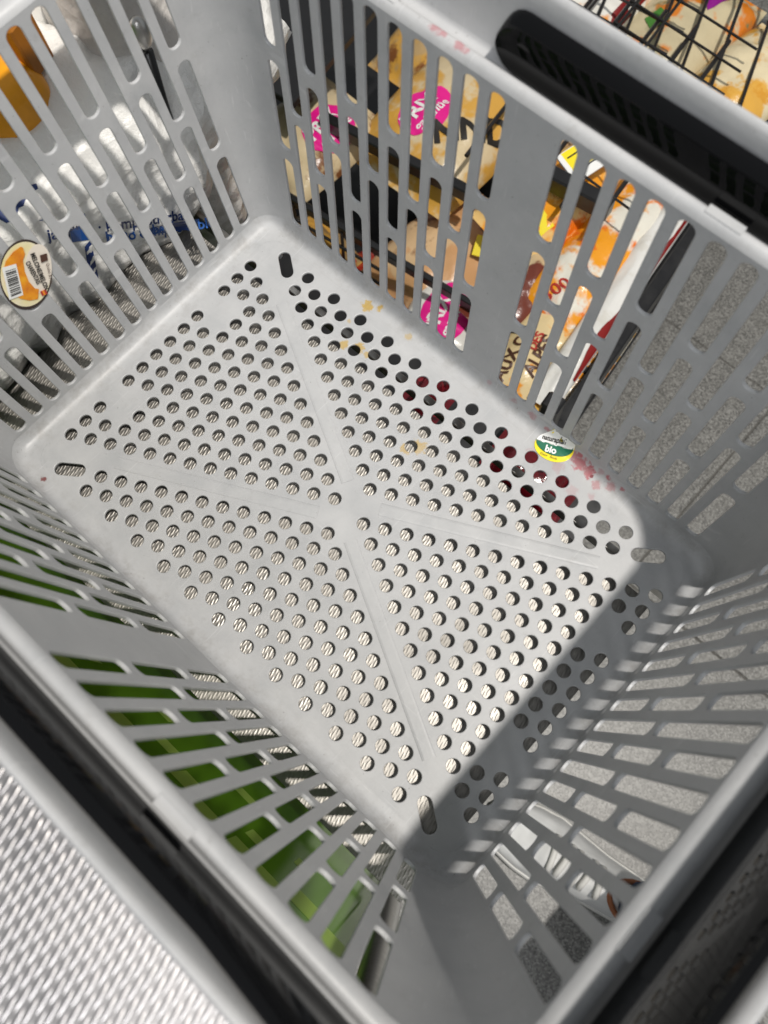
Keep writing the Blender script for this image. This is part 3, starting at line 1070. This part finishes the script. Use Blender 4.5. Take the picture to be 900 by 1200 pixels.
tg = thing('price_tag', 'small bright yellow tag among the peach bread bags', 'tag', p)
MB().box(p, (.022, .030, .003), .4, (R(25), 'X')).build('card', M['yellow'], tg)
t, s = bag('snack_bag', 'dark red snack bag leaning at the rack front, left one', 'snack bag', (-.435, .335, -.665), 70, .20, .14, .04,
           bm_('bag_red', (.27, .022, .012), (.36, .05, .02), None, 14, .5, .2, seedv=4.2), 4, (14, 0))
t, s = bag('snack_bag', 'glossy rust red snack bag at the rack front beside the pink badge pack', 'snack bag', (-.315, .365, -.655), 96, .20, .13, .045,
           bm_('bag_rust', (.36, .045, .012), (.24, .02, .01), None, 14, .5, .15, seedv=5.2), 5, (8, 0))
t, s = bag('bread_bag', 'white pack with pink badge lying at the foot of the rack', 'bread bag', (-.258, .405, -.600), 108, .17, .125, .032,
           bm_('bag_white_black', white, (.03, .03, .03), None, 9, .60, .25, seedv=6.7), 6)
badge(t, s, .0, .0, .052, .037, 0, 1.05)
t, s = bag('bread_bag', 'clear grey film pack with a pink corner at the rack front', 'bread bag', (-.385, .305, -.625), 75, .15, .08, .028,
           bm_('bag_grey', (.36, .34, .31), (.20, .17, .12), None, 20, .5, .2, seedv=8.7), 7)
bag_print(t, s, [(-.055, -.030), (-.02, -.030), (-.015, .0), (-.05, .005)], [(0, 1, 2, 3)], M['magenta'], 'badge', .0002, cuts=2)
t, s = bag('bread_bag', 'brown loaf pack at the far left of the rack front', 'bread bag', (-.52, .33, -.63), 80, .20, .14, .04,
           bm_('bag_loaf', (.30, .20, .09), gold, brown, 14, .5, .3, seedv=9.7), 8)
# right half of the rack
t, s = bag('snack_bag', 'orange croissant pack with yellow end nearest the solid basket pillar', 'snack bag', (-.235, .615, -.51), 78, .22, .13, .040,
           bm_('bag_orange', (.80, .32, .02), (.78, .52, .20), (.70, .15, .008), 16, .44, .25, seedv=1.9), 9)
bag_print(t, s, [(-.095, -.045), (-.045, -.045), (-.040, .045), (-.09, .045)], [(0, 1, 2, 3)], M['yellow'], 'print', .0003, cuts=3)
bag_word(t, s, 'SO', -.088, -.02, .03, M['ink'], 20, .0006)
p = (-.214, .655, -.425)
tg = thing('price_label', 'yellow and white price label above the wire shelf', 'price label', p)
MB().box(p, (.046, .105, .003), R(-12), (R(10), 'Y')).build('card', M['white_card'], tg)
q = (p[0] - .006, p[1] + .004, p[2] + .0022)
MB().box(q, (.030, .096, .0012), R(-12), (R(10), 'Y')).build('yellow_field', M['yellow'], tg)
for k in range(3):
    MB().box((p[0] - .013 + k * .011, p[1] - .004, p[2] + .0035 - k * .0019), (.0022, .070 - k * .012, .0008), R(-12), (R(10), 'Y')).build('print_line', M['ink'], tg)
p = rk(.165, .335, -.436)
MB().box(p, (.14, .022, .03), RA).build('label_rail', M['black'], rack)
t, s = bag('snack_bag', 'cream chip bag with dark capital letters and orange chips at the rack corner', 'snack bag', (-.098, .405, -.535), 99, .25, .115, .030,
           bm_('bag_chip', (.70, .55, .30), orange, (.72, .42, .08), 20, .49, .25, seedv=3.3), 10)
bag_word(t, s, 'AUX C', -.055, .020, .024, M['ink_brown'], 3, .0008)
bag_word(t, s, 'DES', .004, .006, .018, M['ink_red'], 3, .0006)
bag_word(t, s, 'ALPES', -.030, -.012, .025, M['ink_brown'], 3, .0008)
t, s = bag('snack_bag', 'white latticed snack bag with orange waffles beside the chip bag', 'snack bag', (-.056, .43, -.548), 95, .24, .085, .030,
           bm_('bag_lattice', (.72, .66, .52), (.78, .29, .015), (.80, .48, .08), 18, .46, .25, True, seedv=6.1), 11)
t, s = bag('snack_bag', 'white pack of orange pastries printed 300 g near the rack edge', 'snack bag', (-.135, .60, -.515), 92, .30, .105, .036,
           bm_('bag_pastry', (.72, .69, .60), (.80, .32, .015), (.72, .16, .01), 15, .45, .22, seedv=2.6), 12)
bag_word(t, s, '300 g', -.128, .008, .026, M['ink_red'], -22, .0004)
t, s = bag('snack_bag', 'long white pack with dark red edge along the black rack side', 'snack bag', (-.080, .60, -.500), 97.1, .50, .044, .018,
           bm_('bag_white_red', (.70, .69, .66), (.62, .60, .55), None, 20, .5, .22, seedv=7.6, stripe=(-.004, dred) ) if False else bm_('bag_white_edge', (.70, .69, .66), (.64, .62, .57), None, 20, .5, .22, seedv=7.6), 13)
bag_print(t, s, [(-.20 + .02 * k, -.0205) for k in range(20)] + [(.18 - .02 * k, -.0135 + .004 * math.sin(k * .9)) for k in range(20)], [tuple(range(40))], plain('dark_red_print', dred, .3), 'print', .0003, cuts=1)
t, s = bag('snack_bag', 'dark red and cream striped pack under the front wires', 'snack bag', (-.185, .49, -.535), 85, .18, .10, .035,
           bm_('bag_dark', (.15, .035, .02), (.55, .42, .25), None, 16, .5, .25, seedv=3.9), 14)
t, s = bag('bread_bag', 'white pack with orange print at the top of the picture', 'bread bag', (-.415, .945, -.50), 92, .24, .15, .045,
           bm_('bag_white_orange', (.74, .72, .66), (.72, .26, .02), None, 11, .45, .25, seedv=1.1), 15)
bag_print(t, s, [(-.11, -.068), (.11, -.068), (.11, -.052), (-.11, -.050)], [(0, 1, 2, 3)], plain('deep_red_print', (.20, .01, .01), .3), 'print', .0003, cuts=3)
t, s = bag('snack_bag', 'mixed orange, green and purple snack bag under the far wires', 'snack bag', (-.285, .965, -.515), 88, .26, .16, .04,
           bm_('bag_mixed', (.55, .47, .30), (.66, .20, .02), (.20, .22, .10), 13, .5, .25, seedv=4.8), 16)
bag_print(t, s, [(.03, -.02), (.09, -.03), (.12, .01), (.10, .03), (.05, .0)], [(0, 1, 2, 3, 4)], plain('purple_print', (.26, .01, .24), .3), 'print', .0003, cuts=3)
bag_print(t, s, [(-.05, .02), (-.02, .01), (-.01, .035), (-.04, .04)], [(0, 1, 2, 3)], plain('leaf_green_print', (.06, .20, .03), .3), 'print', .0003, cuts=3)
t, s = bag('snack_bag', 'cream pack with golden pieces in the far right corner of the rack', 'snack bag', (-.150, .93, -.50), 85, .24, .13, .04,
           bm_('bag_cream_piece', (.68, .58, .38), (.66, .36, .06), (.60, .28, .03), 15, .46, .25, seedv=7.9), 17)
t, s = bag('snack_bag', 'cream and brown pack under the crossing wires', 'snack bag', (-.205, .795, -.54), 96, .26, .17, .04,
           bm_('bag_cream_brown', (.62, .50, .30), (.40, .20, .07), orange, 14, .5, .3, seedv=5.5), 18)
t, s = bag('bread_bag', 'dark brown bread pack behind the orange croissant pack', 'bread bag', (-.335, .78, -.55), 90, .26, .15, .045,
           bm_('bag_bread', (.26, .12, .05), (.50, .34, .17), dred, 12, .5, .3, seedv=8.2), 19)
t, s = bag('bread_bag', 'tan bread pack at the back left of the rack', 'bread bag', (-.56, .78, -.55), 90, .26, .18, .045,
           bm_('bag_tan', (.45, .31, .15), gold, brown, 12, .5, .3, seedv=10.2), 20)

# ------------------------------------------------------------------ person standing at the far end: lower legs in jeans, white sneakers
pr = thing('person', 'person in navy jeans and white lace-up sneakers standing beside the basket', 'person', (.47, -.05, FZ))
leather = plain('white_leather', (.70, .70, .69), .42, var=.05, scale=40, bump=.18)
jeans = NT('navy_denim')
jp = jeans.obj()
jw = jeans.n('ShaderNodeTexWave', {'Vector': jp, 'Scale': 420.0, 'Distortion': 1.5}).outputs['Fac']
jeans.set(Base_Color=jeans.mix(jw, (.012, .022, .065), (.035, .06, .14)), Roughness=.85, Normal=jeans.bump(jw, .25, .0006))
rubber = plain('white_rubber', (.62, .61, .58), .6, var=.06)
heel_blue = plain('navy_suede', (.010, .035, .13), .7, var=.25, scale=300, bump=.2)
tan = plain('tan_lining', (.34, .12, .05), .7, var=.2)

def shoe(toe, heel, part):
    toe, heel = Vector((*toe, FZ)), Vector((*heel, FZ))
    ax = (heel - toe); L = ax.length; ax.normalize()
    sd = Vector((-ax.y, ax.x, 0))
    wd = [(0, .012), (.04, .028), (.12, .041), (.24, .048), (.36, .050), (.5, .044), (.64, .038), (.78, .036), (.90, .034), (.97, .024), (1, .010)]
    ht = [(0, .030), (.04, .044), (.12, .055), (.24, .062), (.36, .074), (.5, .092), (.64, .106), (.78, .108), (.90, .108), (.97, .100), (1, .085)]
    def ip(tab, s_):
        for (a, va), (b, vb) in zip(tab, tab[1:]):
            if s_ <= b:
                k = (s_ - a) / (b - a)
                k = k * k * (3 - 2 * k) if False else k
                return va + (vb - va) * k
        return tab[-1][1]
    NS, NC = 44, 22
    v, f = [], []
    for i in range(NS + 1):
        s_ = i / NS
        hw, h = ip(wd, s_), ip(ht, s_)
        for k in range(NC + 1):
            a = math.pi * k / NC
            cx, cz = math.cos(a), math.sin(a)
            cx = math.copysign(abs(cx) ** .72, cx); cz = abs(cz) ** (.62 if s_ < .6 else .8)
            crease = .0048 * noise.noise(Vector((s_ * 16, a * 2.2, 3))) if .15 < s_ < .6 else .0008 * noise.noise(Vector((s_ * 9, a * 2, 1)))
            v.append(toe + ax * (L * s_) + sd * (hw * cx * (1 - .28 * cz * (1 if s_ > .5 else s_ * 2))) + Vector((0, 0, .022 + (h - .022) * cz + crease)))
    for i in range(NS):
        for k in range(NC):
            q = i * (NC + 1) + k
            f.append((q, q + 1, q + NC + 2, q + NC + 1))
    sh_ = raw('sneaker', v, f, leather, part, True)
    g = MB()
    v, f = [], []
    for z, gr in ((0, 1.02), (.006, 1.06), (.022, 1.06), (.026, 1.0)):
        for sgn in (1, -1):
            for i in range(NS + 1):
                s_ = i / NS if sgn > 0 else 1 - i / NS
                v.append(toe + ax * (L * ((s_ - .5) * (1 + .02 * gr) + .5)) + sd * (sgn * (ip(wd, s_) * gr + .001)) + Vector((0, 0, z)))
    n = 2 * (NS + 1)
    for r_ in range(3):
        for k in range(n):
            f.append((r_ * n + k, r_ * n + (k + 1) % n, (r_ + 1) * n + (k + 1) % n, (r_ + 1) * n + k))
    f.append(tuple(range(n))); f.append(tuple(3 * n + k for k in range(n)))
    raw('sole', v, f, rubber, sh_, True, angle=40)
    for k in range(5):
        s_ = .36 + .060 * k
        h = ip(ht, s_)
        hw = ip(wd, s_) * .52
        pts = [toe + ax * (L * (s_ + .012 * (1 if (k % 2) else -1) * t_)) + sd * (hw * t_) + Vector((0, 0, .0235 + (h - .022) * math.sqrt(max(0, 1 - (t_ * .56) ** 2)) ** .62 + .0035)) for t_ in (-1, -.6, -.2, .2, .6, 1)]
        MB().tube(pts, .0048, 8).build('lace', rubber, sh_, True)
    # collar, lining and heel tab
    col = toe + ax * (L * .805)
    def oval(k, n, rx, ry, z): 
        a = 2 * math.pi * k / n
        return col + ax * (rx * math.cos(a)) + sd * (ry * math.sin(a)) + Vector((0, 0, z))
    MB().tube([oval(k, 24, .040, .028, .1045) for k in range(25)], .0042, 8, False).build('collar', tan, sh_, True)
    g = MB()
    pts = [toe + ax * (L * (.99 - .0 * k)) + sd * 0 + Vector((0, 0, .03 + .018 * k)) for k in range(5)]
    v, f = [], []
    for j in range(5):
        for k in range(9):
            a = R(-62 + 124 * k / 8)
            rr = .030 + .004 * math.sin(j / 4 * math.pi) + .006
            v.append(toe + ax * (L * .885 + rr * math.cos(a) * 1.02) + sd * (rr * math.sin(a)) + Vector((0, 0, .03 + .020 * j)))
    for j in range(4):
        for k in range(8):
            q = j * 9 + k
            f.append((q, q + 1, q + 10, q + 9))
    o = raw('heel_tab', v, f, heel_blue, sh_, True)
    md = o.modifiers.new('thick', 'SOLIDIFY'); md.thickness = .004; md.offset = 1
    return col

def leg(name, base, top, knee):
    pts, rs = [], []
    path = [(Vector(base) + Vector((0, 0, .088)), .037), (Vector(base) + Vector((0, 0, .12)), .046), (Vector(base) + Vector((.004, 0, .20)), .054),
            (Vector(base).lerp(Vector(knee), .7), .066), (Vector(knee), .068), (Vector(knee).lerp(Vector(top), .5), .078), (Vector(top), .090)]
    v, f = [], []
    n = 26
    dense = []
    for (p, r0), (q, r1) in zip(path, path[1:]):
        for k in range(7):
            dense.append((p.lerp(q, k / 7), r0 + (r1 - r0) * k / 7))
    dense.append(path[-1])
    for i, (p, r_) in enumerate(dense):
        for k in range(n):
            a = 2 * math.pi * k / n
            wr = 1 + .10 * noise.noise(Vector((math.cos(a) * 1.4, math.sin(a) * 1.4, p.z * 18))) + .05 * noise.noise(Vector((math.cos(a) * 3, math.sin(a) * 3, p.z * 40)))
            v.append(p + Vector((math.cos(a) * r_ * wr * 1.08, math.sin(a) * r_ * wr * .92, 0)))
    for i in range(len(dense) - 1):
        for k in range(n):
            f.append((i * n + k, i * n + (k + 1) % n, (i + 1) * n + (k + 1) % n, (i + 1) * n + k))
    f.append(tuple(range(n))); f.append(tuple((len(dense) - 1) * n + k for k in range(n)))
    raw(name, v, f, jeans.m, pr, True)
c1 = shoe((.260, -.076), (.532, -.020), pr)
leg('trouser_leg', (c1.x + .022, c1.y + .002, FZ), (.62, -.22, -.03), (.55, -.12, -.40))
c2 = shoe((.42, -.36), (.70, -.40), pr)
leg('trouser_leg', (c2.x + .022, c2.y - .002, FZ), (.70, -.30, -.03), (.66, -.36, -.40))
